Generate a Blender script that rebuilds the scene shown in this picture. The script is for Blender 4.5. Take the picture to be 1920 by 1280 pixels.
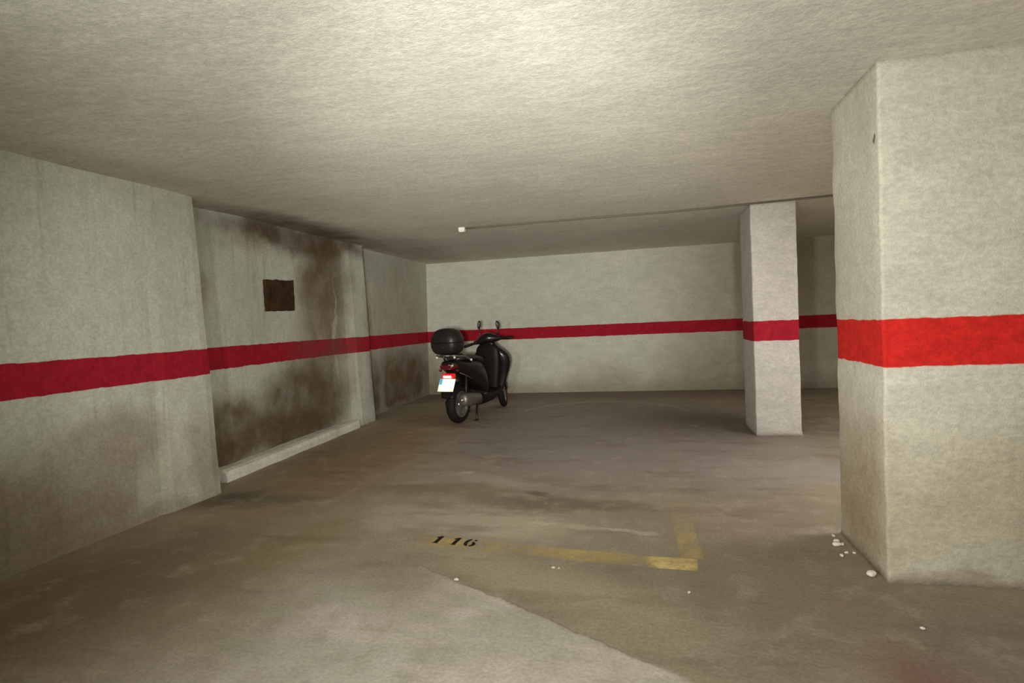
import bpy, bmesh, math, random
from mathutils import Vector, Matrix, noise as mnoise
for o in list(bpy.data.objects): bpy.data.objects.remove(o)
random.seed(7)
SC = bpy.context.scene
C = SC.collection
PI = math.pi

# ------------------------------------------------------------------ camera
EYE = Vector((0, 0, 1.25))
PITCH, YAW, ROLL = 0.0344, 0.2227, 0.0456
cd = bpy.data.cameras.new('camera'); cam = bpy.data.objects.new('camera', cd); C.objects.link(cam)
cd.sensor_width = 36; cd.lens = 36 * 1034 / 1920; cd.clip_start = 0.05; cd.clip_end = 60
fwd = Vector((-math.sin(YAW) * math.cos(PITCH), math.cos(YAW) * math.cos(PITCH), -math.sin(PITCH)))
right0 = Vector((math.cos(YAW), math.sin(YAW), 0)); up0 = right0.cross(fwd)
right = right0 * math.cos(ROLL) - up0 * math.sin(ROLL)
up = up0 * math.cos(ROLL) + right0 * math.sin(ROLL)
cam.matrix_world = Matrix(((right.x, up.x, -fwd.x, EYE.x), (right.y, up.y, -fwd.y, EYE.y), (right.z, up.z, -fwd.z, EYE.z), (0, 0, 0, 1)))
SC.camera = cam

# ------------------------------------------------------------------ world, lights, exposure
w = bpy.data.worlds.new('world'); SC.world = w; w.use_nodes = True
w.node_tree.nodes['Background'].inputs[0].default_value = (0.8, 0.85, 0.8, 1)
w.node_tree.nodes['Background'].inputs[1].default_value = 0.0
SC.view_settings.view_transform = 'Standard'; SC.view_settings.look = 'None'
SC.view_settings.gamma = 1; SC.view_settings.exposure = 0.12; SC.view_settings.use_curve_mapping = False

def area(name, loc, target, sx, sy, power, col):
    l = bpy.data.lights.new(name, 'AREA'); l.shape = 'RECTANGLE'; l.size = sx; l.size_y = sy; l.energy = power; l.color = col
    o = bpy.data.objects.new(name, l); C.objects.link(o); o.location = loc
    o.rotation_euler = (Vector(target) - Vector(loc)).to_track_quat('-Z', 'Y').to_euler()
    return o
def point(name, loc, rad, power, col):
    l = bpy.data.lights.new(name, 'POINT'); l.shadow_soft_size = rad; l.energy = power; l.color = col
    o = bpy.data.objects.new(name, l); C.objects.link(o); o.location = loc; return o
LC = (1.0, 0.975, 0.90); LW = (1.0, 0.94, 0.90); LG = (0.95, 1.0, 0.90)
# fitted spots standing in for light from the camera side, plus added fills
def spot(name, loc, target, ang, power, col, rad=0.10):
    l = bpy.data.lights.new(name, 'SPOT'); l.spot_size = math.radians(ang); l.spot_blend = 1.0; l.shadow_soft_size = rad; l.energy = power; l.color = col
    o = bpy.data.objects.new(name, l); C.objects.link(o); o.location = loc
    o.rotation_euler = (Vector(target) - Vector(loc)).to_track_quat('-Z', 'Y').to_euler(); return o
spot('camera_spot_wide', (-0.7, -0.8, 1.3), (-0.5, 6, 1.5), 106, 300, LG)
spot('camera_spot_side', (0.1, -0.8, 1.3), (-0.2, 6, 1.5), 108, 95, LW)
spot('fill_spot_far', (0.1, -1, 1.2), (-1.8, 9, 1.95), 47, 1250, LC)  # added narrow fill reaching the far end
spot('fill_spot_left', (-1.5, 0.2, 1.4), (1.1, 3.1, 1.3), 60, 250, LW)  # added fill for the pillar's left face
spot('fill_spot_recess', (0.6, -0.3, 1.5), (-3.6, 4.9, 1.35), 46, 250, LC)  # added fill that brightens the recess wall
area('fill_panel_aisle', (3.6, 4.0, 2.25), (3.6, 4, 0), 2.6, 0.8, 80, LC)  # unseen fill panel added over the right aisle

# ------------------------------------------------------------------ node helpers
class NB:
    def __init__(s, name, rough=0.85, spec=0.25):
        s.m = bpy.data.materials.new(name); s.m.use_nodes = True
        s.t = s.m.node_tree; s.n = s.t.nodes; s.l = s.t.links
        s.b = s.n['Principled BSDF']; s.b.inputs['Roughness'].default_value = rough
        s.b.inputs['Specular IOR Level'].default_value = spec
        s.pos = s.n.new('ShaderNodeNewGeometry').outputs['Position']
    def lk(s, a, b): s.l.new(a, b)
    def val(s, sock, v):
        if hasattr(v, 'is_output'): s.lk(v, sock)
        else: sock.default_value = v
    def math(s, op, a, b=None, c=None, clamp=False):
        n = s.n.new('ShaderNodeMath'); n.operation = op; n.use_clamp = clamp
        s.val(n.inputs[0], a)
        if b is not None: s.val(n.inputs[1], b)
        if c is not None: s.val(n.inputs[2], c)
        return n.outputs[0]
    def vmath(s, op, a, b=None):
        n = s.n.new('ShaderNodeVectorMath'); n.operation = op; s.val(n.inputs[0], a)
        if b is not None: s.val(n.inputs[1], b)
        return n.outputs['Value'] if op in ('LENGTH', 'DISTANCE', 'DOT_PRODUCT') else n.outputs[0]
    def noise(s, scale, detail=4, rough=0.55, vec=None, dist=0, sc=None):
        n = s.n.new('ShaderNodeTexNoise'); n.inputs['Scale'].default_value = scale; n.inputs['Detail'].default_value = detail
        n.inputs['Roughness'].default_value = rough; n.inputs['Distortion'].default_value = dist
        v = vec or s.pos
        if sc: v = s.vmath('MULTIPLY', v, sc)
        s.lk(v, n.inputs['Vector']); return n.outputs['Fac'], n.outputs['Color']
    def ramp(s, x, a, b, c=0.0, d=1.0, smooth=True):
        n = s.n.new('ShaderNodeMapRange'); n.interpolation_type = 'SMOOTHSTEP' if smooth else 'LINEAR'
        s.val(n.inputs[0], x); n.inputs[1].default_value = a; n.inputs[2].default_value = b
        n.inputs[3].default_value = c; n.inputs[4].default_value = d
        return n.outputs[0]
    def mix(s, f, a, b, mode='MIX'):
        n = s.n.new('ShaderNodeMix'); n.data_type = 'RGBA'; n.blend_type = mode
        s.val(n.inputs[0], f)
        for k, v in ((6, a), (7, b)):
            if isinstance(v, tuple): v = (*v, 1) if len(v) == 3 else v
            s.val(n.inputs[k], v)
        return n.outputs[2]
    def warped(s, scale=2.5, amt=0.25):
        f, c = s.noise(scale, 4, 0.6)
        d = s.vmath('SUBTRACT', c, (0.5, 0.5, 0.5)); d = s.vmath('MULTIPLY', d, (amt * 2, amt * 2, amt * 2))
        return s.vmath('ADD', s.pos, d)
    def blob(s, vec, c, r, soft=0.5, rot=0):
        v = s.vmath('SUBTRACT', vec, c)
        if rot:
            n = s.n.new('ShaderNodeVectorRotate'); n.rotation_type = 'Z_AXIS'; s.lk(v, n.inputs['Vector']); n.inputs['Angle'].default_value = -rot; v = n.outputs[0]
        v = s.vmath('DIVIDE', v, r)
        return s.ramp(s.vmath('LENGTH', v), 1 + soft * 0.5, 1 - soft, 0, 1)
    def sep(s, v=None):
        n = s.n.new('ShaderNodeSeparateXYZ'); s.lk(v or s.pos, n.inputs[0]); return n.outputs
    def bump(s, h, strength, dist):
        n = s.n.new('ShaderNodeBump'); n.inputs['Strength'].default_value = strength; n.inputs['Distance'].default_value = dist
        s.lk(h, n.inputs['Height']); s.lk(n.outputs[0], s.b.inputs['Normal'])
    def color(s, c): s.val(s.b.inputs['Base Color'], c if not isinstance(c, tuple) else (*c, 1))

def hexc(r, g, b):
    f = lambda v: ((v / 255 + 0.055) / 1.055) ** 2.4 if v > 10 else v / 255 / 12.92
    return (f(r), f(g), f(b))
BIG = 1e5

def plaster(name, base, alt, stripe=None, s0=0.951, s1=1.15, tone_blobs=(), bottom=None, bump=0.5, streak=0.0, stripe_wear=()):
    N = NB(name, 0.9, 0.15)
    f1, _ = N.noise(1.3, 5, 0.6); f2, _ = N.noise(42, 5, 0.78, sc=(0.8, 1.0, 1.3)); f3, _ = N.noise(140, 2, 0.6); f4, _ = N.noise(9, 5, 0.7, sc=(0.5, 1.6, 1.3))
    c = N.mix(N.ramp(f1, 0.35, 0.68), base, alt)
    W = N.warped(1.7, 0.22); W2 = N.warped(7, 0.05)
    xyz = N.sep(); z = xyz[2]
    grime, _ = N.noise(3.5, 5, 0.6)
    for (cc, rr, col, strg, soft) in tone_blobs:
        m = N.blob(W, cc, rr, soft)
        m = N.math('MULTIPLY', m, N.ramp(grime, 0.3, 0.62, 0.72, 1.0)); m = N.math('MULTIPLY', m, strg)
        c = N.mix(m, c, col)
    if streak:
        s, _ = N.noise(3.0, 5, 0.7, sc=(3.5, 3.5, 0.25)); m = N.ramp(s, 0.52, 0.75, 0, streak)
        c = N.mix(m, c, hexc(108, 92, 70))
    if bottom:
        zz = N.sep(W)[2]; m = N.ramp(zz, bottom[0], bottom[1], bottom[2], 0); c = N.mix(m, c, bottom[3])
    if stripe:
        e, _ = N.noise(9, 3, 0.6); zz = N.math('ADD', z, N.math('MULTIPLY', N.math('SUBTRACT', e, 0.5), 0.022))
        m = N.math('MULTIPLY', N.ramp(zz, s0 - 0.003, s0 + 0.003), N.ramp(zz, s1 + 0.003, s1 - 0.003))
        sf, _ = N.noise(16, 4, 0.6); sc_ = N.mix(N.ramp(sf, 0.3, 0.75), stripe, tuple(k * 0.78 for k in stripe))
        for (cc, rr, col, strg, soft) in stripe_wear:
            wm = N.blob(W, cc, rr, soft); wm = N.math('MULTIPLY', wm, N.ramp(grime, 0.3, 0.62, 0.3 * strg, strg)); sc_ = N.mix(wm, sc_, col)
        c = N.mix(m, c, sc_)
    sp = N.math('MULTIPLY', N.ramp(f2, 0.32, 0.68, 0.84, 1.08), N.ramp(f4, 0.3, 0.7, 0.92, 1.06))
    c = N.mix(1.0, c, _grey(N, sp), 'MULTIPLY')
    N.color(c)
    h = N.math('ADD', N.math('MULTIPLY', f2, 0.8), N.math('MULTIPLY', f3, 0.35))
    N.bump(h, bump, 0.012)
    return N.m
def _grey(N, x):
    n = N.n.new('ShaderNodeCombineXYZ'); N.lk(x, n.inputs[0]); N.lk(x, n.inputs[1]); N.lk(x, n.inputs[2]); return n.outputs[0]

WALL = (0.575, 0.59, 0.505); WALL2 = (0.655, 0.66, 0.57)
BROWN = hexc(132, 114, 92); DBROWN = hexc(104, 86, 66); MAUVE = hexc(158, 144, 126)
# stains on the left wall, damp and dirt plus painted shade: (centre), (radii), colour, strength, softness
LS = [
  ((0, 2.0, 0.15), (BIG, 1.5, 0.62), MAUVE, 0.9, 0.5), ((0, 2.2, 0.1), (BIG, 0.9, 0.4), BROWN, 0.45, 0.8),
  ((0, 3.0, 0.62), (BIG, 0.42, 0.22), MAUVE, 0.7, 0.6),
  ((0, 3.62, 0.30), (BIG, 0.14, 0.5), MAUVE, 0.6, 0.6),
  ((0, 3.15, 0.25), (BIG, 0.17, 0.28), (0.52, 0.53, 0.42), 0.8, 0.5),
  # recess: mould under the ceiling and the big run of damp
  ((0, 5.7, 2.30), (BIG, 1.5, 0.19), DBROWN, 1.0, 0.5),
  ((0, 6.0, 1.85), (BIG, 0.60, 0.65), DBROWN, 0.95, 0.7),
  ((0, 5.95, 1.1), (BIG, 0.62, 0.9), BROWN, 0.85, 0.7),
  ((0, 4.7, 2.12), (BIG, 0.5, 0.12), BROWN, 0.4, 0.8),
  ((0, 4.25, 0.35), (BIG, 0.5, 0.42), DBROWN, 0.95, 0.45),
  ((0, 5.5, 0.42), (BIG, 0.95, 0.55), DBROWN, 0.9, 0.4),
  ((0, 5.0, 0.22), (BIG, 1.3, 0.25), DBROWN, 0.9, 0.6),
  ((0, 3.98, 1.6), (BIG, 0.16, 0.3), BROWN, 0.8, 0.8),
  ((0, 6.22, 1.2), (BIG, 0.03, 0.6), WALL, 0.5, 0.8),
  # end wall beyond the pilaster: dirt, and the pilaster's shade painted in brown
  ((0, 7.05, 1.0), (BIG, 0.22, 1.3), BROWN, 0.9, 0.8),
  ((0, 8.3, 0.35), (BIG, 1.5, 0.6), DBROWN, 1.0, 0.5),
  ((0, 8.3, 1.2), (BIG, 1.6, 1.6), BROWN, 0.45, 0.6),
  ((0, 7.55, 0.35), (BIG, 0.12, 0.5), WALL, 0.35, 0.8),
]
RED = hexc(178, 34, 52)
MAT_LEFT = plaster('wall_plaster_left', WALL, WALL2, RED, tone_blobs=LS, bottom=(0.0, 0.12, 0.6, MAUVE), streak=0.30,
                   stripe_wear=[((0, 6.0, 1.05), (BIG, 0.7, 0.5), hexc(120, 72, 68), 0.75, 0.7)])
MAT_BACK = plaster('wall_plaster_back', (0.62, 0.62, 0.53), (0.68, 0.67, 0.58), RED, tone_blobs=[
  ((-3.6, 0, 0.3), (0.6, BIG, 0.6), BROWN, 0.7, 0.7), ((1.1, 0, 0.35), (1.0, BIG, 0.45), BROWN, 0.45, 0.8), ((-0.6, 0, 0.3), (0.7, BIG, 0.3), BROWN, 0.35, 0.8),
  ((2.0, 0, 1.2), (1.6, BIG, 2.0), hexc(170, 154, 136), 0.7, 0.8)],  # broad browner, darker tone over the right part
  bottom=(0.0, 0.40, 0.6, BROWN), streak=0.0)
MAT_COL = plaster('column_plaster', (0.62, 0.58, 0.53), (0.67, 0.63, 0.58), hexc(182, 36, 54), bump=0.35, bottom=(0.0, 0.12, 0.25, BROWN))
MAT_PIL = plaster('pillar_plaster', (0.55, 0.52, 0.43), (0.62, 0.59, 0.49), hexc(214, 44, 38), bump=0.5, s0=0.975, s1=1.187, streak=0.10, tone_blobs=[
  ((1.6, 2.76, 0.35), (0.8, BIG, 0.38), hexc(168, 155, 115), 0.5, 0.8), ((1.07, 3.1, 0.3), (0.2, 0.4, 0.45), hexc(152, 132, 102), 0.85, 0.8),
  ((1.065, 2.80, 2.02), (0.03, 0.012, 0.035), hexc(80, 70, 55), 0.9, 0.3)], bottom=(0.0, 0.08, 0.5, BROWN))
MAT_CEIL = plaster('ceiling_plaster', (0.76, 0.735, 0.65), (0.82, 0.79, 0.70), bump=0.35, tone_blobs=[
  ((-3.5, 5.6, 2.35), (0.35, 1.7, BIG), DBROWN, 0.9, 0.7), ((-3.3, 7.5, 2.35), (0.7, 2.2, BIG), BROWN, 0.5, 0.8), ((-3.2, 2.9, 2.35), (0.35, 0.8, BIG), BROWN, 0.35, 0.8)])
MAT_CURB = plaster('curb_plaster', (0.78, 0.76, 0.68), (0.84, 0.81, 0.73), bump=0.3)

# ---- floor
def floor_material():
    N = NB('worn_concrete_floor', 0.62, 0.3)
    W = N.warped(1.1, 0.35); W2 = N.warped(4.0, 0.10)
    a, _ = N.noise(0.8, 6, 0.6); b, _ = N.noise(5.5, 6, 0.68); g, _ = N.noise(60, 4, 0.7)
    st, _ = N.noise(1.6, 6, 0.65, sc=(0.7, 2.4, 1))
    c = N.mix(N.ramp(a, 0.35, 0.66), hexc(150, 138, 120), hexc(168, 155, 135))
    xyz = N.sep()
    def put(cc, rr, col, s, soft=0.6, rot=0, W_=None):
        nonlocal c
        m = N.blob(W_ or W, (cc[0], cc[1], 0), (rr[0], rr[1], BIG), soft, rot)
        c = N.mix(N.math('MULTIPLY', m, s), c, col)
    put((-0.4, 6.2), (2.1, 2.5), hexc(146, 137, 132), 0.9, 0.5)          # grey-mauve middle of the bay
    put((0.2, 5.0), (1.3, 0.9), hexc(158, 147, 143), 0.7, 0.7)
    put((1.3, 4.6), (1.0, 0.35), hexc(172, 162, 158), 0.6, 0.8)
    put((0.9, 6.6), (1.3, 1.0), hexc(112, 98, 90), 0.7, 0.7)
    put((-1.0, 9.2), (4.5, 0.8), hexc(118, 102, 88), 0.8, 0.7)            # darker brown along the back wall
    put((-2.7, 5.2), (0.8, 2.6), hexc(146, 124, 96), 0.85, 0.6)           # brown strip along the recess
    put((-2.85, 3.65), (0.45, 0.22), hexc(112, 104, 88), 0.8, 0.7)
    put((-3.2, 3.6), (0.3, 0.25), hexc(92, 78, 64), 0.8, 0.6)
    put((-2.75, 2.1), (0.75, 1.0), hexc(120, 98, 78), 0.85, 0.7, -0.2)
    put((-2.05, 2.9), (0.3, 0.5), hexc(148, 132, 98), 0.7, 0.8, -0.5)
    put((-1.15, 3.38), (0.75, 0.30), hexc(184, 172, 154), 0.9, 0.4, -0.12) # pale patch above the number
    put((-0.5, 2.6), (0.7, 0.25), hexc(180, 168, 142), 0.8, 0.7, -0.45)
    put((0.55, 3.2), (0.7, 0.6), hexc(138, 124, 106), 0.6, 0.8)
    put((0.85, 2.55), (0.7, 0.5), hexc(136, 122, 102), 0.7, 0.7)
    put((1.0, 1.95), (0.22, 0.32), hexc(130, 88, 84), 0.75, 0.8, 0.5)
    put((1.3, 2.3), (0.35, 0.4), hexc(136, 122, 116), 0.7, 0.7)
    put((-0.55, 3.68), (0.8, 0.13), hexc(122, 106, 90), 0.85, 0.7, -0.22)
    put((-1.6, 3.95), (0.8, 0.16), hexc(136, 118, 96), 0.6, 0.8, 0.1, W2)
    put((-1.2, 4.25), (0.45, 0.13), hexc(176, 164, 150), 0.65, 0.8, -0.5, W2)
    put((-0.76, 3.92), (0.12, 0.035), hexc(98, 84, 68), 0.7, 0.7, -0.5, W2)
    put((-1.45, 4.42), (0.06, 0.04), hexc(198, 188, 172), 0.8, 0.7, 0, W2)
    put((-2.1, 4.6), (0.06, 1.3), hexc(168, 150, 126), 0.5, 0.8, -0.12, W2)
    put((-0.62, 3.3), (0.10, 0.03), hexc(200, 190, 172), 0.6, 0.8, 0, W2)
    put((-0.34, 3.27), (0.16, 0.05), hexc(192, 180, 160), 0.7, 0.8, -0.2, W2)
    put((-0.08, 3.24), (0.20, 0.028), hexc(198, 186, 166), 0.85, 0.5, -0.28, W2)
    c = N.mix(N.ramp(st, 0.48, 0.70, 0, 0.50), c, hexc(122, 106, 88))
    c = N.mix(N.ramp(b, 0.48, 0.72, 0, 0.40), c, hexc(186, 175, 158))
    # pale cement screed in front, its broken edge running as a crack
    e, _ = N.noise(3, 5, 0.65); e = N.math('MULTIPLY', N.math('SUBTRACT', e, 0.5), 0.14)
    ln = N.math('ADD', N.math('MULTIPLY', xyz[0], 0.58), xyz[1]); ln = N.math('SUBTRACT', N.math('ADD', ln, e), 2.0)
    sharp = N.ramp(xyz[0], -1.25, -0.75); soft_ = N.ramp(N.math('ADD', ln, N.math('MULTIPLY', N.math('SUBTRACT', a, 0.5), 0.8)), 0.0, -0.75)
    edge = N.math('ADD', N.math('MULTIPLY', sharp, N.ramp(ln, 0.02, -0.03)), N.math('MULTIPLY', N.math('SUBTRACT', 1.0, sharp), soft_))
    pm_ = N.math('MULTIPLY', edge, N.ramp(N.sep(W)[0], -2.1, -1.15))
    pm_ = N.math('MULTIPLY', pm_, N.ramp(b, 0.28, 0.58, 0.60, 1.0))
    c = N.mix(pm_, c, N.mix(N.ramp(st, 0.4, 0.6), hexc(192, 186, 174), hexc(210, 199, 190)))
    ln = N.math('ABSOLUTE', ln); cr = N.math('MULTIPLY', N.ramp(xyz[0], -1.5, -0.7), N.ramp(xyz[0], 0.15, -0.1))
    c = N.mix(N.math('MULTIPLY', N.ramp(ln, 0.010, 0.002, 0, 0.4), cr), c, hexc(110, 94, 78))
    # curved scrape left by water near the back
    d = N.vmath('DISTANCE', W2, (-0.5, 7.22, 0)); d = N.math('ABSOLUTE', N.math('SUBTRACT', d, 1.13))
    arc = N.ramp(d, 0.05, 0.012); arc = N.math('MULTIPLY', arc, N.ramp(xyz[1], 7.2, 7.9)); arc = N.math('MULTIPLY', arc, N.ramp(b, 0.3, 0.55, 0.3, 0.8))
    c = N.mix(arc, c, hexc(190, 178, 160))
    c = N.mix(1.0, c, _grey(N, N.ramp(g, 0.3, 0.7, 0.84, 1.1)), 'MULTIPLY')
    N.color(c); N.val(N.b.inputs['Roughness'], N.ramp(b, 0.3, 0.7, 0.5, 0.8))
    N.bump(N.math('ADD', g, N.math('MULTIPLY', b, 2.0)), 0.25, 0.008)
    return N.m
MAT_FLOOR = floor_material()

def simple(name, col, rough=0.5, metal=0.0, spec=0.5, noise=None, emit=None, coat=0.0):
    N = NB(name, rough, spec); N.b.inputs['Metallic'].default_value = metal
    N.b.inputs['Coat Weight'].default_value = coat
    f, _ = N.noise(noise or 30, 3, 0.6)
    N.color(N.mix(f, tuple(k * 0.8 for k in col), tuple(min(1, k * 1.2) for k in col)))
    if emit:
        N.b.inputs['Emission Color'].default_value = (*emit[0], 1); N.b.inputs['Emission Strength'].default_value = emit[1]
    return N.m
M = dict(
  paint=simple('scooter_paint', (0.011, 0.007, 0.007), 0.28, 0, 0.28, coat=0.12), plastic=simple('black_plastic', (0.008, 0.006, 0.005), 0.5, 0, 0.2),
  case=simple('top_case_plastic', (0.015, 0.012, 0.010), 0.4, 0, 0.3), seat=simple('seat_vinyl', (0.03, 0.025, 0.023), 0.42),
  tyre=simple('tyre_rubber', (0.010, 0.008, 0.007), 0.7, 0, 0.2), alloy=simple('wheel_alloy', (0.34, 0.31, 0.28), 0.32, 0.8), chrome=simple('chrome', (0.75, 0.73, 0.70), 0.15, 1.0),
  steel=simple('muffler_steel', (0.20, 0.18, 0.165), 0.42, 0.7), dark=simple('dark_metal', (0.04, 0.035, 0.03), 0.4, 0.6),
  red=simple('red_lens', (0.55, 0.01, 0.015), 0.12, emit=((1.0, 0.02, 0.02), 0.35)), glow=simple('tail_reflection_glow', (0.9, 0.5, 0.4), 0.2, emit=((1.0, 0.55, 0.42), 3.0)),  # tail emission added in place of light thrown back to the camera
  dred=simple('dark_red_lens', (0.10, 0.008, 0.01), 0.15), glint=simple('pale_glint', (0.75, 0.70, 0.62), 0.12), mirror=simple('mirror_glass', (0.7, 0.75, 0.7), 0.03, 1.0),  # pale colour painted as glints on bolts and tail beads
  plate=simple('plate_white', (0.86, 0.85, 0.72), 0.35), blue=simple('plate_blue', (0.05, 0.30, 0.45), 0.35), ink=simple('plate_lettering', (0.42, 0.42, 0.34), 0.5),
  pvc=simple('white_pvc', (0.78, 0.76, 0.68), 0.5), cable=simple('grey_cable', (0.14, 0.12, 0.09), 0.6), chip=simple('plaster_chip', (0.72, 0.68, 0.60), 0.9),
  patch=None)

# ------------------------------------------------------------------ mesh helpers
def link(name, bm, mat, parent=None, smooth=False):
    me = bpy.data.meshes.new(name); bmesh.ops.recalc_face_normals(bm, faces=bm.faces); bm.to_mesh(me); bm.free()
    if smooth:
        for p in me.polygons: p.use_smooth = True
    me.materials.append(mat); o = bpy.data.objects.new(name, me); C.objects.link(o)
    if parent: o.parent = parent
    return o
def tag(o, label, cat, group=None):
    o['label'] = label; o['category'] = cat
    if group: o['group'] = group
    return o
def structure(o): o['kind'] = 'structure'; return o
def empty(name, loc, rz=0):
    o = bpy.data.objects.new(name, None); C.objects.link(o); o.location = loc; o.rotation_euler = (0, 0, rz); o.empty_display_size = 0.1; return o
def bevel(o, wd, seg=3):
    m = o.modifiers.new('bevel', 'BEVEL'); m.width = wd; m.segments = seg; m.limit_method = 'ANGLE'; m.angle_limit = math.radians(40); return o

# ------------------------------------------------------------------ the room
def ceil_z(x, y):
    s = lambda a, b, t: max(0, min(1, (t - a) / (b - a)))
    k = s(0.5, -3.5, x) * s(2.8, 4.6, y)
    k2 = s(6.5, 9.4, y) * 0.9
    return 2.319 + 0.062 * max(k, k2)
# floor slab
bm = bmesh.new(); bmesh.ops.create_cube(bm, size=1)
for v in bm.verts: v.co = Vector((0.8 + v.co.x * 9.6, 2.75 + v.co.y * 13.9, -0.1 + v.co.z * 0.2))
structure(link('floor', bm, MAT_FLOOR))
# ceiling slab
bm = bmesh.new(); nx, ny = 48, 70; V = {}
for i in range(nx + 1):
    for j in range(ny + 1):
        x = -4.0 + 9.6 * i / nx; y = -4.2 + 13.9 * j / ny
        V[i, j, 0] = bm.verts.new((x, y, ceil_z(x, y) + 0.004 * mnoise.noise(Vector((x * 1.3, y * 1.3, 0)))))
        V[i, j, 1] = bm.verts.new((x, y, 2.6))
for i in range(nx):
    for j in range(ny):
        for k in (0, 1): bm.faces.new([V[i, j, k], V[i + 1, j, k], V[i + 1, j + 1, k], V[i, j + 1, k]])
for i in range(nx):
    for j in (0, ny): bm.faces.new([V[i, j, 0], V[i + 1, j, 0], V[i + 1, j, 1], V[i, j, 1]])
for j in range(ny):
    for i in (0, nx): bm.faces.new([V[i, j, 0], V[i, j + 1, 0], V[i, j + 1, 1], V[i, j, 1]])
structure(link('ceiling', bm, MAT_CEIL, smooth=False))

def path_wall(name, pts, outer, mat, jitter=0.006):
    """pts: (x_bottom, x_top, y) seen edge of a wall; solid back to x = outer."""
    dense = []
    for a, b in zip(pts, pts[1:]):
        n = max(1, int((Vector((a[0], a[2])) - Vector((b[0], b[2]))).length / 0.12))
        for k in range(n): dense.append(tuple(a[i] + (b[i] - a[i]) * k / n for i in range(3)))
    dense.append(pts[-1]); nz = 24; bm = bmesh.new(); G = []
    for (xb, xt, y) in dense:
        col = []
        for k in range(nz + 1):
            t = k / nz; z = -0.02 + t * 2.46
            x = xb + (xt - xb) * t; q = Vector((x * 1.5, y * 1.5, z * 1.5))
            col.append(bm.verts.new((x + jitter * mnoise.noise(q) * 1.5, y + jitter * 0.5 * mnoise.noise(q + Vector((9, 0, 0))), z)))
        G.append(col)
    for a, b in zip(G, G[1:]):
        for k in range(nz): bm.faces.new([a[k], b[k], b[k + 1], a[k + 1]])
    B = [[bm.verts.new((outer, c[0].co.y, -0.02)), bm.verts.new((outer, c[-1].co.y, 2.44))] for c in G]
    for (a, b, ga, gb) in zip(B, B[1:], G, G[1:]):
        bm.faces.new([a[0], b[0], b[1], a[1]]); bm.faces.new([ga[0], gb[0], b[0], a[0]]); bm.faces.new([ga[-1], gb[-1], b[1], a[1]])
    for g, b in ((G[0], B[0]), (G[-1], B[-1])): bm.faces.new(g + [b[1], b[0]])
    return structure(link(name, bm, mat, smooth=False))
path_wall('wall_left', [(-3.36, -3.34, -4.1), (-3.355, -3.335, 2.2), (-3.325, -3.335, 3.22), (-3.29, -3.34, 3.30), (-3.262, -3.365, 3.66), (-3.275, -3.375, 3.73), (-3.34, -3.42, 3.77), (-3.66, -3.67, 3.79)], -4.0, MAT_LEFT)
path_wall('wall_left', [(-3.65, -3.66, 3.785), (-3.65, -3.65, 5.2), (-3.65, -3.655, 6.12)], -4.0, MAT_LEFT)
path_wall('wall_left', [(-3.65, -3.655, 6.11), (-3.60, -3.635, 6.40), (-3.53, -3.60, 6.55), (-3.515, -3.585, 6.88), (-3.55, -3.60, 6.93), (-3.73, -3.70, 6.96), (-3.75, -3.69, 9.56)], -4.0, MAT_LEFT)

def slab(name, x0, x1, y0, y1, mat, z0=-0.02, z1=2.44):
    bm = bmesh.new(); bmesh.ops.create_cube(bm, size=1)
    for v in bm.verts: v.co = Vector(((x0 + x1) / 2 + v.co.x * (x1 - x0), (y0 + y1) / 2 + v.co.y * (y1 - y0), (z0 + z1) / 2 + v.co.z * (z1 - z0)))
    return structure(link(name, bm, mat))
slab('wall_back', -4.0, 5.6, 9.5, 9.7, MAT_BACK)
slab('wall_right', 5.4, 5.6, -4.1, 9.5, MAT_BACK)
slab('wall_rear', -4.0, 5.6, -4.2, -4.05, MAT_BACK)

# pillars: subdivided box with rounded, slightly uneven arrises
def pillar(name, x0, x1, y0, y1, mat, r=0.025, jit=0.006, lean=(0, 0), z1=2.3):
    bm = bmesh.new(); ring = []
    cs = [(x0, y0), (x1, y0), (x1, y1), (x0, y1)]
    pts = []
    for i, (cx, cy) in enumerate(cs):
        sx = 1 if cx == x0 else -1; sy = 1 if cy == y0 else -1
        ox, oy = cx + sx * r, cy + sy * r; a0 = [PI, 1.5 * PI, 0, 0.5 * PI][i]
        for k in range(5): a = a0 + k * PI / 8; pts.append((ox + r * math.cos(a), oy + r * math.sin(a)))
        nx_, ny_ = cs[(i + 1) % 4]; px, py = pts[-1]
        sx2 = 1 if nx_ == x0 else -1; sy2 = 1 if ny_ == y0 else -1
        tx = nx_ + (sx2 * r if cx != nx_ else 0); ty = ny_ + (sy2 * r if cy != ny_ else 0)
        for k in range(1, 7): pts.append((px + (tx - px) * k / 7, py + (ty - py) * k / 7))
    nz = 60; G = []
    for j in range(nz + 1):
        t = j / nz; z = -0.003 + t * (z1 + 0.003); row = []
        for (x, y) in pts:
            q = Vector((x * 7, y * 7, z * 7)); n1 = mnoise.noise(q); n2 = mnoise.noise(q + Vector((5, 7, 1)))
            flare = 0.014 * max(0, 1 - z / 0.05) * (0.5 + n1)
            cx, cy = (x0 + x1) / 2, (y0 + y1) / 2; d = Vector((x - cx, y - cy)).normalized()
            row.append(bm.verts.new((x + jit * n1 + lean[0] * z + d.x * flare, y + jit * n2 + lean[1] * z + d.y * flare, z)))
        G.append(row)
    n = len(pts)
    for a, b in zip(G, G[1:]):
        for k in range(n): bm.faces.new([a[k], a[(k + 1) % n], b[(k + 1) % n], b[k]])
    bm.faces.new(G[0]); bm.faces.new(G[-1])
    return link(name, bm, mat, smooth=True)
tag(pillar('concrete_pillar', 1.068, 2.15, 2.755, 3.345, MAT_PIL, 0.014, z1=2.322), 'wide plastered pillar with a bright red painted band, nearest on the right edge', 'pillar')
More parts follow.
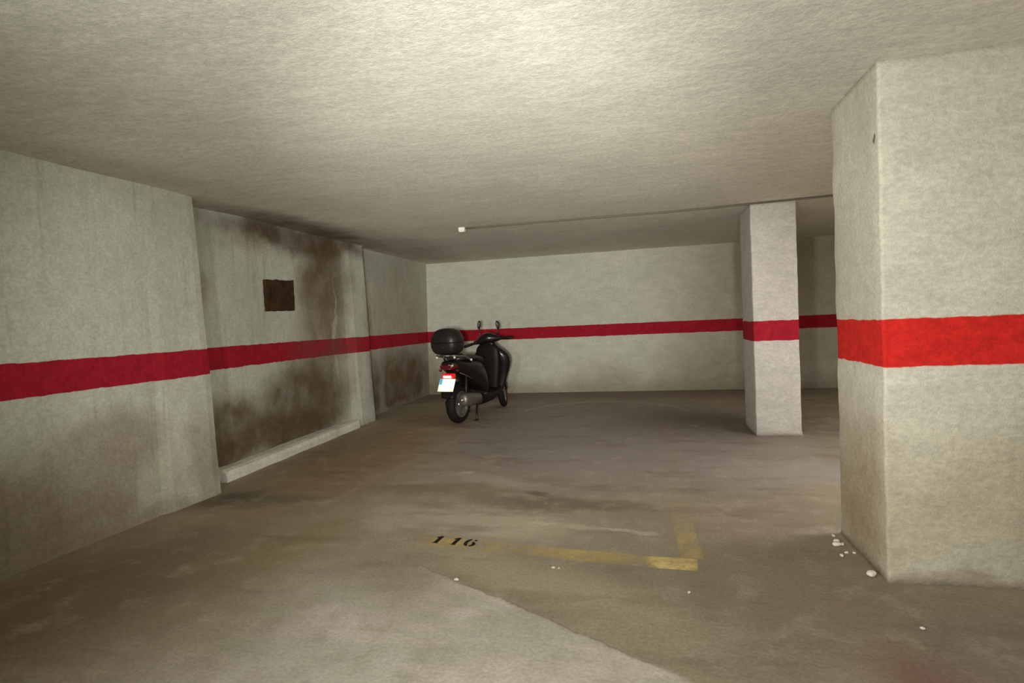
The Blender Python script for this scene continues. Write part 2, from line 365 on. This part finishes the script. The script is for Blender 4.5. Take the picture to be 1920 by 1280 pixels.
tag(pillar('concrete_pillar', 1.142, 1.562, 5.915, 6.49, MAT_COL, 0.010, 0.004, z1=2.322), 'slim whitewashed square column with a crimson band, standing free in front of the back wall', 'pillar')

# curb at the foot of the recess
bm = bmesh.new(); G = []
prof = [(-3.655, 0.0), (-3.655, 0.085), (-3.60, 0.098), (-3.50, 0.098), (-3.455, 0.085), (-3.435, 0.055), (-3.435, 0.0)]
for j in range(41):
    t = j / 40; y = 3.985 + t * 2.40; row = []
    for (x, z) in prof:
        q = Vector((x * 6, y * 4, z * 6)); wob = 0.012 * mnoise.noise(q)
        xx = x - (0.05 * t if x > -3.64 else 0)
        row.append(bm.verts.new((xx + (wob if x > -3.64 else 0), y, z + (wob if z > 0 else 0))))
    G.append(row)
n = len(prof)
for a, b in zip(G, G[1:]):
    for k in range(n): bm.faces.new([a[k], a[(k + 1) % n], b[(k + 1) % n], b[k]])
bm.faces.new(G[0]); bm.faces.new(G[-1])
for v in bm.verts:
    if v.co.x < -3.62: v.co.x = -3.640
tag(link('concrete_curb', bm, MAT_CURB, smooth=False), 'low whitewashed kerb along the foot of the stained recess on the left', 'kerb')

# dark patch on the recess wall
def patch_mat():
    N = NB('dark_mortar', 0.95, 0.1); f, _ = N.noise(12, 5, 0.7); g, _ = N.noise(60, 3, 0.6)
    N.color(N.mix(N.ramp(f, 0.3, 0.7), hexc(82, 60, 40), hexc(56, 42, 30))); N.bump(g, 0.6, 0.01); return N.m
bm = bmesh.new(); out = []
cn = [(4.905, 1.478), (5.385, 1.488), (5.395, 1.80), (5.40, 1.815), (4.895, 1.800)]
for a, b in zip(cn, cn[1:] + cn[:1]):
    for k in range(10):
        t = k / 10; y = a[0] + (b[0] - a[0]) * t; z = a[1] + (b[1] - a[1]) * t; q = Vector((y * 14, z * 14, 0))
        out.append((y + 0.014 * mnoise.noise(q), z + 0.014 * mnoise.noise(q + Vector((3, 3, 3)))))
cy_, cz_ = 5.14, 1.645
fr = [bm.verts.new((-3.642, y, z)) for y, z in out]; bk = [bm.verts.new((-3.665, y, z)) for y, z in out]
inn = [bm.verts.new((-3.634, cy_ + (y - cy_) * 0.93, cz_ + (z - cz_) * 0.93)) for y, z in out]
n = len(out)
for k in range(n):
    k2 = (k + 1) % n; bm.faces.new([fr[k], fr[k2], bk[k2], bk[k]]); bm.faces.new([fr[k], fr[k2], inn[k2], inn[k]])
bm.faces.new(inn); bm.faces.new(bk)
tag(link('wall_patch', bm, patch_mat()), 'dark brown square patch of rough mortar high on the left recess wall', 'wall patch')

# ceiling cable and its box
def tube_bm(pts, r, seg=10, bm=None, cap=True):
    bm = bm or bmesh.new(); pts = [Vector(p) for p in pts]; rs = r if isinstance(r, (list, tuple)) else [r] * len(pts)
    rings = []; prev = None
    for i, p in enumerate(pts):
        d = (pts[min(i + 1, len(pts) - 1)] - pts[max(i - 1, 0)]).normalized()
        if prev is None: a = d.orthogonal().normalized()
        else: a = (prev - d * prev.dot(d)).normalized()
        prev = a; b = d.cross(a)
        rings.append([bm.verts.new(p + (a * math.cos(2 * PI * k / seg) + b * math.sin(2 * PI * k / seg)) * rs[i]) for k in range(seg)])
    for u, v in zip(rings, rings[1:]):
        for k in range(seg): bm.faces.new([u[k], u[(k + 1) % seg], v[(k + 1) % seg], v[k]])
    if cap: bm.faces.new(rings[0]); bm.faces.new(rings[-1])
    return bm
ctrl = [(-1.86, 6.075), (-0.475, 5.965), (0.4, 5.925), (1.107, 5.872), (1.82, 5.80), (3.2, 5.72), (5.38, 5.62)]
pts = []
for a, b in zip(ctrl, ctrl[1:]):
    for k in range(8):
        t = k / 8; x = a[0] + (b[0] - a[0]) * t; y = a[1] + (b[1] - a[1]) * t
        pts.append((x, y, ceil_z(x, y) - 0.010 - 0.003 * abs(mnoise.noise(Vector((x * 2, 0, 0))))))
tag(link('ceiling_cable', tube_bm(pts, 0.009), M['cable'], smooth=True), 'thin grey cable clipped across the ceiling towards the slim column', 'cable')
bm = bmesh.new(); bmesh.ops.create_cube(bm, size=1); zc = ceil_z(-1.9, 6.08)
for v in bm.verts: v.co = Vector((-1.9 + v.co.x * 0.075, 6.08 + v.co.y * 0.075, zc - 0.02 + v.co.z * 0.045))
jb = empty('junction_box', (0, 0, 0)); tag(jb, 'small white square junction box on the ceiling at the cable end', 'junction box')
bevel(link('housing', bm, M['pvc'], jb), 0.008)
bm = bmesh.new(); bmesh.ops.create_cube(bm, size=1)
for v in bm.verts: v.co = Vector((-1.9 + v.co.x * 0.06, 6.08 + v.co.y * 0.06, zc - 0.045 + v.co.z * 0.01))
bevel(link('cover', bm, M['pvc'], jb), 0.003)

# ------------------------------------------------------------------ floor paint
def worn_paint(name, col, lo, hi, gain, fades=()):
    N = NB(name, 0.7, 0.2); f, _ = N.noise(9, 6, 0.75); f2, _ = N.noise(2.2, 4, 0.6); W = N.warped(3, 0.1)
    m = N.math('MULTIPLY', N.ramp(f, lo, hi), N.ramp(f2, 0.3, 0.6, 0.55, 1.0)); m = N.math('MULTIPLY', m, gain)
    for (c, r, s, soft) in fades:
        k = N.blob(W, c, r, soft); k = N.math('MULTIPLY', k, s); m = N.math('MAXIMUM', m, N.math('MULTIPLY', k, N.ramp(f, lo - 0.15, hi - 0.1)))
    N.color(N.mix(f2, col, tuple(k * 0.85 for k in col)))
    tr = N.n.new('ShaderNodeBsdfTransparent'); mx = N.n.new('ShaderNodeMixShader'); out = N.n['Material Output']
    N.lk(m, mx.inputs[0]); N.lk(tr.outputs[0], mx.inputs[1]); N.lk(N.b.outputs[0], mx.inputs[2]); N.lk(mx.outputs[0], out.inputs[0])
    return N.m
YEL = hexc(230, 206, 142)
M_YEL = worn_paint('worn_yellow_paint', YEL, 0.36, 0.72, 0.28, [((0.13, 2.84, 0), (0.15, 0.12, BIG), 1.0, 0.3), ((0.24, 3.15, 0), (0.12, 0.35, BIG), 0.6, 0.7), ((-1.12, 2.97, 0), (0.14, 0.09, BIG), 0.5, 0.6), ((-0.35, 2.88, 0), (0.3, 0.12, BIG), 0.5, 0.8)])
M_YELF = worn_paint('faded_yellow_paint', YEL, 0.42, 0.85, 0.20, [((0.24, 3.05, 0), (0.12, 0.40, BIG), 0.45, 0.9)])
def strip_bm(pts, wd, z, th=0.0012):
    bm = bmesh.new(); P = [Vector((x, y, 0)) for x, y in pts]; rows = []
    for i, p in enumerate(P):
        d = (P[min(i + 1, len(P) - 1)] - P[max(i - 1, 0)]).normalized(); nn = Vector((-d.y, d.x, 0)) * wd / 2
        rows.append([bm.verts.new(p + nn + Vector((0, 0, z))), bm.verts.new(p - nn + Vector((0, 0, z))), bm.verts.new(p - nn + Vector((0, 0, z - th))), bm.verts.new(p + nn + Vector((0, 0, z - th)))])
    for a, b in zip(rows, rows[1:]):
        for k in range(4): bm.faces.new([a[k], a[(k + 1) % 4], b[(k + 1) % 4], b[k]])
    bm.faces.new(rows[0]); bm.faces.new(rows[-1]); return bm
pm = empty('parking_bay_marking', (0, 0, 0)); tag(pm, 'worn yellow painted corner line of the parking bay on the concrete floor', 'floor marking')
link('front_line', strip_bm([(-1.30, 2.985), (-0.9, 2.955), (-0.4, 2.89), (0.05, 2.845), (0.255, 2.835)], 0.13, 0.0014), M_YEL, pm)
link('side_line', strip_bm([(0.235, 2.905), (0.225, 3.6), (0.25, 4.95), (0.30, 6.5), (0.34, 7.2)], 0.115, 0.0014), M_YELF, pm)

def poly_bm(outline, z0, z1, bm=None):
    bm = bm or bmesh.new(); a = [bm.verts.new((x, y, z0)) for x, y in outline]; b = [bm.verts.new((x, y, z1)) for x, y in outline]; n = len(a)
    for k in range(n): bm.faces.new([a[k], a[(k + 1) % n], b[(k + 1) % n], b[k]])
    bm.faces.new(a); bm.faces.new(b); return bm
M_NUM = worn_paint('black_stencil_paint', hexc(42, 34, 22), 0.05, 0.3, 0.95)
num = empty('painted_number', (-1.07, 2.99, 0)); tag(num, 'black stencilled bay number 116 painted on the yellow line', 'floor number'); num.rotation_euler = (0, 0, -0.12)
def one(dx):
    bm = poly_bm([(dx - 0.011, -0.048), (dx + 0.013, -0.048), (dx + 0.013, 0.05), (dx - 0.004, 0.05), (dx - 0.024, 0.032), (dx - 0.024, 0.022), (dx - 0.011, 0.028)], 0.0016, 0.0024)
    return poly_bm([(dx - 0.016, -0.050), (dx + 0.017, -0.050), (dx + 0.017, -0.045), (dx - 0.016, -0.045)], 0.0016, 0.00235, bm)
link('digit', one(-0.105), M_NUM, num); link('digit', one(0.008), M_NUM, num)
def arc_poly(cx, cy, rx, ry, t, a0, a1, bm):
    o = []; n = 14
    for k in range(n + 1): a = a0 + (a1 - a0) * k / n; o.append((cx + rx * math.cos(a), cy + ry * math.sin(a)))
    for k in range(n, -1, -1): a = a0 + (a1 - a0) * k / n; o.append((cx + (rx - t) * math.cos(a), cy + (ry - t * 0.6) * math.sin(a)))
    return poly_bm(o, 0.0016, 0.0024, bm)
bm = bmesh.new(); arc_poly(0.098, 0.0, 0.036, 0.05, 0.022, PI * 0.58, PI * 1.45, bm); arc_poly(0.101, -0.018, 0.034, 0.032, 0.020, -PI * 0.42, PI * 0.42, bm)
poly_bm([(0.111, 0.030), (0.125, 0.026), (0.129, 0.036), (0.113, 0.046)], 0.0016, 0.0024, bm)
link('digit', bm, M_NUM, num)

# ------------------------------------------------------------------ plaster crumbs
def chip(x, y, r, label, group=None, flat=0.5):
    bm = bmesh.new(); bmesh.ops.create_icosphere(bm, subdivisions=2, radius=1); sd = random.random() * 50; rz = random.random() * PI
    for v in bm.verts:
        q = v.co * 1.3 + Vector((sd, 0, 0)); k = 1 + 0.35 * mnoise.noise(q); p = v.co * k
        v.co = Vector(((p.x * math.cos(rz) - p.y * math.sin(rz) * 0.7) * r, (p.x * math.sin(rz) + p.y * math.cos(rz) * 0.7) * r, p.z * r * flat))
    zmin = min(v.co.z for v in bm.verts)
    for v in bm.verts: v.co.z -= zmin
    o = link('plaster_chip', bm, M['chip']); o.location = (x, y, 0); return tag(o, label, 'plaster chip', group)
G1 = 'plaster crumbs by the wide pillar'
for (u, v_, r) in [(1.000, 3.205, 0.018), (0.985, 3.155, 0.022), (1.015, 3.165, 0.014), (1.01, 3.285, 0.012), (0.965, 3.02, 0.014), (1.0, 3.06, 0.011), (1.035, 3.06, 0.009)]:
    chip(u, v_, r, 'white plaster crumb scattered at the far foot of the wide pillar', G1)
chip(1.022, 2.815, 0.026, 'largest white plaster chip lying at the near corner of the wide pillar')
chip(1.03, 2.364, 0.010, 'tiny pale chip alone on the floor in front of the wide pillar')
chip(0.187, 2.54, 0.009, 'tiny white fleck on the floor below the yellow corner')
chip(-0.455, 2.715, 0.010, 'small white fleck just below the yellow front line, left one of a pair', None)
chip(-0.425, 2.712, 0.007, 'small white fleck just below the yellow front line, right one of a pair', None)
chip(-0.905, 2.525, 0.012, 'pale plaster fleck on light cement below the number 116')

# ------------------------------------------------------------------ the scooter (local: x right, y forward, z up)
root = empty('motor_scooter', (-2.25, 6.68, 0), math.radians(-11))
tag(root, 'black parked scooter with round rear top case standing in the far left corner', 'motor scooter')
AX_P = Vector((0, 0.95, 1.0)); AX_D = Vector((0, -0.42, 0.907)).normalized()
STEER = Matrix.Translation(AX_P) @ Matrix.Rotation(math.radians(21), 4, AX_D) @ Matrix.Translation(-AX_P)
def sup(cx, cy, a, b, n, seg=28):
    o = []
    for k in range(seg):
        t = 2 * PI * k / seg; c, s = math.cos(t), math.sin(t)
        o.append((cx + a * math.copysign(abs(c) ** (2 / n), c), cy + b * math.copysign(abs(s) ** (2 / n), s)))
    return o
def loft(rings, bm=None):
    bm = bm or bmesh.new(); R = [[bm.verts.new(p) for p in r] for r in rings]; n = len(R[0])
    for a, b in zip(R, R[1:]):
        for k in range(n): bm.faces.new([a[k], a[(k + 1) % n], b[(k + 1) % n], b[k]])
    bm.faces.new(R[0]); bm.faces.new(R[-1]); return bm
def smooth_rows(rows, sub=4):
    out = []
    for i in range(len(rows) - 1):
        p0, p1, p2, p3 = rows[max(i - 1, 0)], rows[i], rows[i + 1], rows[min(i + 2, len(rows) - 1)]
        for k in range(sub):
            t = k / sub
            out.append(tuple(0.5 * (2 * b + (c - a) * t + (2 * a - 5 * b + 4 * c - d) * t * t + (3 * b - a - 3 * c + d) * t ** 3) for a, b, c, d in zip(p0, p1, p2, p3)))
    out.append(rows[-1]); return out
def loft_y(rows, n=2.6, cx=0, bm=None):   # rows (y, zc, halfwidth, halfheight)
    return loft([[(x, y, z) for x, z in sup(cx, zc, hw, hh, n)] for (y, zc, hw, hh) in smooth_rows(rows)], bm)
def loft_z(rows, n=2.6, cx=0, bm=None):   # rows (z, yc, halfwidth, halfdepth)
    return loft([[(x, y, z) for x, y in sup(cx, yc, hw, hd, n)] for (z, yc, hw, hd) in smooth_rows(rows)], bm)
def part(name, bm, mat, parent=None, steer=False, smooth=True):
    if steer: bm.transform(STEER)
    return link(name, bm, M[mat], parent or root, smooth)
def box(x0, x1, y0, y1, z0, z1, bm=None):
    bm = bm or bmesh.new(); r = bmesh.ops.create_cube(bm, size=1)
    for v in r['verts']: v.co = Vector(((x0 + x1) / 2 + v.co.x * (x1 - x0), (y0 + y1) / 2 + v.co.y * (y1 - y0), (z0 + z1) / 2 + v.co.z * (z1 - z0)))
    return bm
def lathe_x(prof, cy, cz, cx=0, seg=48, bm=None):   # prof (x, r), closed
    bm = bm or bmesh.new(); R = []
    for k in range(seg):
        a = 2 * PI * k / seg; R.append([bm.verts.new((cx + x, cy + r * math.cos(a), cz + r * math.sin(a))) for x, r in prof])
    n = len(prof)
    for i in range(seg):
        a, b = R[i], R[(i + 1) % seg]
        for k in range(n): bm.faces.new([a[k], a[(k + 1) % n], b[(k + 1) % n], b[k]])
    return bm
WR = 0.243
def wheel(cy, steer, tw):
    tp = []
    for k in range(16):
        a = 2 * PI * k / 16; tp.append((tw * math.cos(a), WR - 0.045 + 0.045 * math.sin(a)))
    t = part('rear_wheel' if cy == 0 else 'front_wheel', lathe_x(tp, cy, WR), 'tyre', None, steer)
    bm = lathe_x([(-tw * .8, 0.165), (-tw * .8, 0.158), (-0.02, 0.145), (0.02, 0.145), (tw * .8, 0.158), (tw * .8, 0.165)], cy, WR)
    part('rim', bm, 'alloy', t, steer)
    for k in range(6):
        a = 2 * PI * k / 6 + 0.3; d = Vector((0, math.cos(a), math.sin(a))); o = Vector((0, cy, WR)); s = Vector((0, -d.z, d.y))
        bm = bmesh.new(); vs = []
        for rr, wd, th in ((0.03, 0.028, 0.028), (0.09, 0.018, 0.022), (0.152, 0.026, 0.026)):
            vs.append([o + d * rr + s * wd * p + Vector((th * q, 0, 0)) for p, q in ((-1, -1), (1, -1), (1, 1), (-1, 1))])
        part('spoke', loft(vs, bm), 'alloy', t, steer, False)
    part('hub', lathe_x([(-0.05, 0.005), (-0.05, 0.035), (-0.02, 0.05), (0.02, 0.05), (0.05, 0.035), (0.05, 0.005)], cy, WR), 'chrome' if cy == 0 else 'alloy', t, steer)
    return t
rw = wheel(0, False, 0.063); fw = wheel(1.35, True, 0.048)

# rear bodywork
body = part('rear_body', loft_y([(-0.235, 0.765, 0.06, 0.025), (-0.21, 0.76, 0.10, 0.05), (-0.12, 0.735, 0.135, 0.085), (0.1, 0.685, 0.165, 0.125), (0.3, 0.62, 0.185, 0.18), (0.45, 0.56, 0.185, 0.21), (0.56, 0.47, 0.165, 0.19), (0.62, 0.40, 0.14, 0.12)]), 'paint')
part('seat', loft_y([(-0.10, 0.825, 0.06, 0.015), (-0.06, 0.83, 0.11, 0.03), (0.08, 0.835, 0.13, 0.04), (0.25, 0.825, 0.14, 0.038), (0.42, 0.80, 0.13, 0.04), (0.58, 0.765, 0.10, 0.045), (0.63, 0.75, 0.05, 0.02)], 3), 'seat')
# tail: dark lens with glints made as pale beads, lamp, plate
tl = part('tail_lens', loft_y([(-0.275, 0.735, 0.05, 0.012), (-0.265, 0.735, 0.085, 0.028), (-0.20, 0.74, 0.115, 0.035), (-0.14, 0.74, 0.12, 0.03)], 3.2), 'dred')
for x in (0.045, 0.085):
    bm = bmesh.new(); bmesh.ops.create_uvsphere(bm, u_segments=12, v_segments=8, radius=0.014)
    for v in bm.verts: v.co = Vector((v.co.x * 1.4 + x, v.co.y * 0.6 - 0.262, v.co.z * 0.7 + 0.755))
    part('glint_bead', bm, 'glint', tl)
pb = part('plate_bracket', loft([[(-0.06, -0.12, 0.70), (0.06, -0.12, 0.70), (0.06, -0.10, 0.70), (-0.06, -0.10, 0.70)], [(-0.07, -0.215, 0.60), (0.07, -0.215, 0.60), (0.07, -0.195, 0.595), (-0.07, -0.195, 0.595)],
    [(-0.07, -0.30, 0.46), (0.07, -0.30, 0.46), (0.07, -0.285, 0.455), (-0.07, -0.285, 0.455)], [(-0.055, -0.315, 0.36), (0.055, -0.315, 0.36), (0.055, -0.30, 0.355), (-0.055, -0.30, 0.355)]]), 'plastic', smooth=False)
lamp = part('tail_lamp', box(-0.075, 0.085, -0.245, -0.18, 0.594, 0.655), 'red', smooth=False); bevel(lamp, 0.012)
bl = part('reflection_glow', box(-0.055, 0.055, -0.252, -0.24, 0.604, 0.630), 'glow', lamp, smooth=False); bevel(bl, 0.004)
# plate in its own plane: top edge at (y -.235, z .605), raked outward
PT = Vector((0.003, -0.235, 0.588)); PD = Vector((0, -0.085, -0.150)).normalized(); PN = Vector((0, PD.z, -PD.y)); PX = Vector((1, 0, 0))
if PN.y > 0: PN = -PN
def plate_box(x0, x1, s0, s1, n0, n1, bm=None):
    bm = bm or bmesh.new(); vs = [bm.verts.new(PT + PX * x + PD * s + PN * nn) for x in (x0, x1) for s in (s0, s1) for nn in (n0, n1)]
    for f in ((0, 1, 3, 2), (4, 6, 7, 5), (0, 4, 5, 1), (2, 3, 7, 6), (0, 2, 6, 4), (1, 5, 7, 3)): bm.faces.new([vs[k] for k in f])
    return bm
pl = part('number_plate', plate_box(-0.11, 0.11, 0, 0.168, 0, 0.003), 'plate', smooth=False)
part('country_band', plate_box(-0.106, -0.066, 0.004, 0.075, 0.0025, 0.0042), 'blue', pl, smooth=False)

# rear mudguard, swingarm, engine, shocks, muffler
def arc_guard(cy, cz, r, a0, a1, hw, th=0.006, n=18):
    rows = []
    for k in range(n + 1):
        a = a0 + (a1 - a0) * k / n; row = []
        prof = [(-hw, -0.03), (-hw * 0.8, -0.006), (-hw * .4, 0), (0, 0.003), (hw * .4, 0), (hw * .8, -0.006), (hw, -0.03)]
        for x, dr in prof: row.append((x, cy + (r + dr) * math.cos(a), cz + (r + dr) * math.sin(a)))
        for x, dr in reversed(prof): row.append((x * 0.96, cy + (r + dr - th) * math.cos(a), cz + (r + dr - th) * math.sin(a)))
        rows.append(row)
    return loft(rows)
part('rear_mudguard', arc_guard(0, WR, 0.285, math.radians(40), math.radians(158), 0.078), 'plastic')
part('front_mudguard', arc_guard(1.35, WR, 0.278, math.radians(18), math.radians(172), 0.07), 'paint', steer=True)
part('engine', loft_y([(-0.06, 0.255, 0.045, 0.04), (0.1, 0.27, 0.06, 0.075), (0.3, 0.30, 0.09, 0.10), (0.42, 0.30, 0.10, 0.10), (0.5, 0.30, 0.07, 0.08)], 3, cx=-0.115), 'dark')
part('belly_fairing', loft_y([(0.26, 0.32, 0.12, 0.09), (0.4, 0.28, 0.16, 0.11), (0.6, 0.255, 0.175, 0.085), (0.8, 0.27, 0.18, 0.07), (0.98, 0.31, 0.17, 0.07), (1.04, 0.36, 0.12, 0.05)], 3), 'plastic')
mf = part('muffler', loft([[(x, -0.215 + t * 0.46, z - t * 0.035) for x, z in sup(0.175, 0.325, rr, rr * 1.12, 2.2, 24)] for t, rr in ((0, 0.037), (0.02, 0.059), (0.08, 0.073), (0.5, 0.075), (0.9, 0.070), (1.0, 0.04))]), 'steel')
part('heat_shield', loft([[(0.212 + 0.035 * math.cos(a) + dd, -0.12 + t * 0.26, 0.315 + 0.07 * math.sin(a) - t * .02) for a, dd in [(math.radians(g), 0.0) for g in (-60, -30, 0, 30, 60)] + [(math.radians(g), -0.006) for g in (60, 30, 0, -30, -60)]] for t in (0, 0.5, 1)]), 'steel', mf)
bm = bmesh.new(); bmesh.ops.create_cone(bm, segments=16, radius1=0.028, radius2=0.022, depth=0.03, cap_ends=True)
bm.transform(Matrix.Translation((0.175, -0.225, 0.325)) @ Matrix.Rotation(PI / 2, 4, 'X')); part('tail_pipe', bm, 'chrome', mf)
part('exhaust_pipe', tube_bm([(0.175, 0.24, 0.29), (0.16, 0.34, 0.24), (0.10, 0.42, 0.22)], 0.02), 'dark')
for s in (-1, 1):
    sh = part('shock_absorber', tube_bm([(0.115 * s, -0.01, 0.27), (0.115 * s, 0.03, 0.62)], 0.014), 'dark')
    hel = [(0.115 * s + 0.024 * math.cos(k * 0.7), -0.005 + 0.032 * k / 70 + 0.024 * math.sin(k * 0.7), 0.34 + 0.22 * k / 70) for k in range(71)]
    part('spring', tube_bm(hel, 0.005, 6), 'dark', sh)
st = part('centre_stand', tube_bm([(-0.11, 0.30, 0.20), (-0.13, 0.24, 0.08), (-0.15, 0.20, 0.014)], 0.013), 'dark')
part('stand_leg', tube_bm([(0.11, 0.30, 0.20), (0.13, 0.24, 0.08), (0.15, 0.20, 0.014)], 0.013), 'dark', st)
part('crossbar', tube_bm([(-0.125, 0.255, 0.11), (0.125, 0.255, 0.11)], 0.009), 'dark', st)
for s in (-1, 1): part('foot', box(0.15 * s - 0.018, 0.15 * s + 0.018, 0.165, 0.215, 0.0, 0.016), 'dark', st, smooth=False)
for s in (-1, 1):
    part('footpeg', tube_bm([(0.15 * s, 0.36, 0.33), (0.235 * s, 0.35, 0.335)], 0.012), 'dark')
# silver trim line on the tail panel
for s in (-1, 1): part('side_trim', tube_bm([(0.128 * s, -0.16, 0.66), (0.155 * s, 0.0, 0.60), (0.165 * s, 0.10, 0.555)], 0.005), 'steel')

# rack and grab rail
rk = part('rear_rack', bevel_bm := box(-0.09, 0.09, -0.25, 0.02, 0.872, 0.889), 'plastic', smooth=False); bevel(rk, 0.006)
for s in (-1, 1):
    part('grab_rail', tube_bm([(0.07 * s, -0.275, 0.878), (0.125 * s, -0.25, 0.876), (0.14 * s, -0.17, 0.866), (0.145 * s, -0.02, 0.85), (0.145 * s, 0.12, 0.80), (0.13 * s, 0.2, 0.75)], [0.012, 0.014, 0.014, 0.014, 0.013, 0.011]), 'steel', rk)
    part('rack_post', tube_bm([(0.075 * s, -0.19, 0.875), (0.075 * s, -0.14, 0.79)], 0.013), 'dark', rk)
part('grab_rail', tube_bm([(0.07, -0.275, 0.878), (0, -0.285, 0.879), (-0.07, -0.275, 0.878)], 0.012), 'steel', rk)
for p in ((0.125, -0.262, 0.856), (0.162, 0.10, 0.80), (-0.125, -0.262, 0.856), (-0.162, 0.10, 0.80)):
    bm = bmesh.new(); bmesh.ops.create_uvsphere(bm, u_segments=14, v_segments=10, radius=0.015); bm.transform(Matrix.Translation(p)); part('bolt', bm, 'glint', rk)  # bolts coloured pale in place of a metal highlight

# top case
CY = -0.155
tc = empty('top_case', (0, 0, 0)); tc.parent = root
def case_rows(z0, z1, rows): return rows
part('case_shell', loft_z([(0.892, CY, 0.105, 0.095), (0.900, CY, 0.135, 0.120), (0.93, CY, 0.170, 0.143), (0.98, CY, 0.192, 0.156), (1.035, CY, 0.197, 0.162)], 3.2, cx=-0.027), 'case', tc)
lid = part('lid', loft_z([(1.038, CY, 0.199, 0.164), (1.09, CY, 0.195, 0.160), (1.14, CY, 0.172, 0.148), (1.18, CY, 0.140, 0.124), (1.205, CY, 0.085, 0.085), (1.214, CY, 0.03, 0.03)], 2.9, cx=-0.027), 'case', tc)
part('lock', lathe_x([(-0.006, 0.002), (-0.006, 0.014), (0.006, 0.014), (0.006, 0.002)], 0, 0, 0, 16), 'dark', tc).matrix_local = Matrix.Translation((-0.01, CY - 0.157, 0.985)) @ Matrix.Rotation(PI / 2, 4, 'Z')
part('hinge', box(-0.07, 0.05, CY + 0.145, CY + 0.168, 1.02, 1.055), 'plastic', tc, smooth=False)

# front: leg shield, inner panel, headset, fork
part('leg_shield', loft_z([(0.29, 1.00, 0.15, 0.035), (0.36, 1.015, 0.19, 0.045), (0.50, 1.03, 0.235, 0.06), (0.62, 1.04, 0.272, 0.085), (0.72, 1.035, 0.285, 0.10), (0.80, 1.02, 0.262, 0.10), (0.87, 1.00, 0.20, 0.09), (0.93, 0.97, 0.13, 0.07), (0.98, 0.955, 0.09, 0.06)], 2.7), 'paint')
part('inner_panel', loft_z([(0.30, 0.93, 0.13, 0.05), (0.45, 0.93, 0.15, 0.06), (0.65, 0.925, 0.18, 0.065), (0.80, 0.915, 0.185, 0.06), (0.90, 0.91, 0.165, 0.05), (0.955, 0.92, 0.12, 0.045)], 3), 'plastic')
for s in (-1, 1):
    part('fork_leg', tube_bm([(0.075 * s, 1.03, 0.82), (0.075 * s, 1.34, 0.243)], 0.017), 'dark', steer=True)
part('axle', tube_bm([(-0.09, 1.35, 0.243), (0.09, 1.35, 0.243)], 0.01), 'chrome', fw, steer=True)
hs = part('headset', loft([[(x, y, z) for y, z in sup(yc, zc, hd, hh, 2.4, 20)] for x, yc, zc, hd, hh in smooth_rows([(-0.20, 0.92, 1.01, 0.02, 0.015), (-0.17, 0.93, 1.012, 0.035, 0.028), (-0.10, 0.945, 1.028, 0.07, 0.058), (0, 0.96, 1.045, 0.10, 0.078), (0.10, 0.945, 1.028, 0.07, 0.058), (0.17, 0.93, 1.012, 0.035, 0.028), (0.20, 0.92, 1.01, 0.02, 0.015)])]), 'paint', steer=True)
part('speedometer', loft([[(x, y - (z - 1.06) * 0.0, z + (y - 0.93) * 0.35) for x, y in sup(0, 0.92, a, b, 2.3, 24)] for z, a, b in ((1.08, 0.075, 0.045), (1.108, 0.07, 0.04), (1.111, 0.055, 0.03))]), 'seat', hs, steer=True)
part('steering_neck', tube_bm([(0, 0.99, 0.92), (0, 0.955, 1.0)], 0.055, 20), 'plastic', steer=True)
for s in (-1, 1):
    hb = part('handlebar', tube_bm([(0.15 * s, 0.93, 1.012), (0.24 * s, 0.915, 1.0), (0.345 * s, 0.895, 0.985)], 0.012), 'dark', steer=True)
    part('grip', tube_bm([(0.225 * s, 0.917, 1.002), (0.23 * s, 0.916, 1.0015), (0.34 * s, 0.896, 0.986), (0.352 * s, 0.894, 0.984)], [0.014, 0.019, 0.019, 0.014], 14), 'plastic', hb, steer=True)
    part('switchgear', box(0.18 * s - 0.025, 0.18 * s + 0.025, 0.895, 0.96, 0.985, 1.035), 'plastic', hb, steer=True)
    part('brake_lever', tube_bm([(0.185 * s, 0.955, 1.0), (0.24 * s, 0.985, 0.99), (0.345 * s, 0.955, 0.972)], [0.009, 0.007, 0.006], 8), 'dark', hb, steer=True)
    base = STEER @ Vector((0.125 * s, 0.935, 1.05)); hx, hy, hz = ((-0.130, 0.93, 1.237) if s < 0 else (0.155, 0.95, 1.225))
    mr = part('mirror', tube_bm([base, (hx - 0.004 * s, hy + 0.01, hz - 0.10), (hx, hy + 0.012, hz - 0.03)], 0.008, 8), 'dark')
    for nm, mat, (a_, b_, c_), dy in (('mirror_housing', 'plastic', (0.028, 0.015, 0.062), 0), ('mirror_glass', 'mirror', (0.016, 0.004, 0.042), -0.0125)):
        bm = bmesh.new(); bmesh.ops.create_uvsphere(bm, u_segments=20, v_segments=14, radius=1)
        for v in bm.verts: v.co = Vector((hx + v.co.x * a_ + v.co.z * 0.008 * (-1 if s > 0 else 1), hy + dy + v.co.y * b_, hz + v.co.z * c_))
        part(nm, bm, mat, mr)
# turn signals at the back
for s in (-1, 1):
    bm = bmesh.new(); bmesh.ops.create_uvsphere(bm, u_segments=14, v_segments=10, radius=1)
    for v in bm.verts: v.co = Vector((v.co.x * 0.022 + 0.118 * s, v.co.y * 0.02 - 0.20, v.co.z * 0.016 + 0.69))
    part('turn_signal', bm, 'dred', steer=False)
# added fill under the tail light, standing in for the plate's retroreflection
pla = bpy.data.lights.new('plate_fill', 'AREA'); pla.shape = 'RECTANGLE'; pla.size = 0.10; pla.size_y = 0.012; pla.energy = 0.35; pla.color = (1.0, 0.96, 0.82)
plo = bpy.data.objects.new('plate_fill', pla); C.objects.link(plo); plo.parent = root
plo.location = (0, -0.325, 0.604); plo.rotation_euler = (Vector((0, -0.285, 0.50)) - Vector((0, -0.325, 0.604))).to_track_quat('-Z', 'X').to_euler()
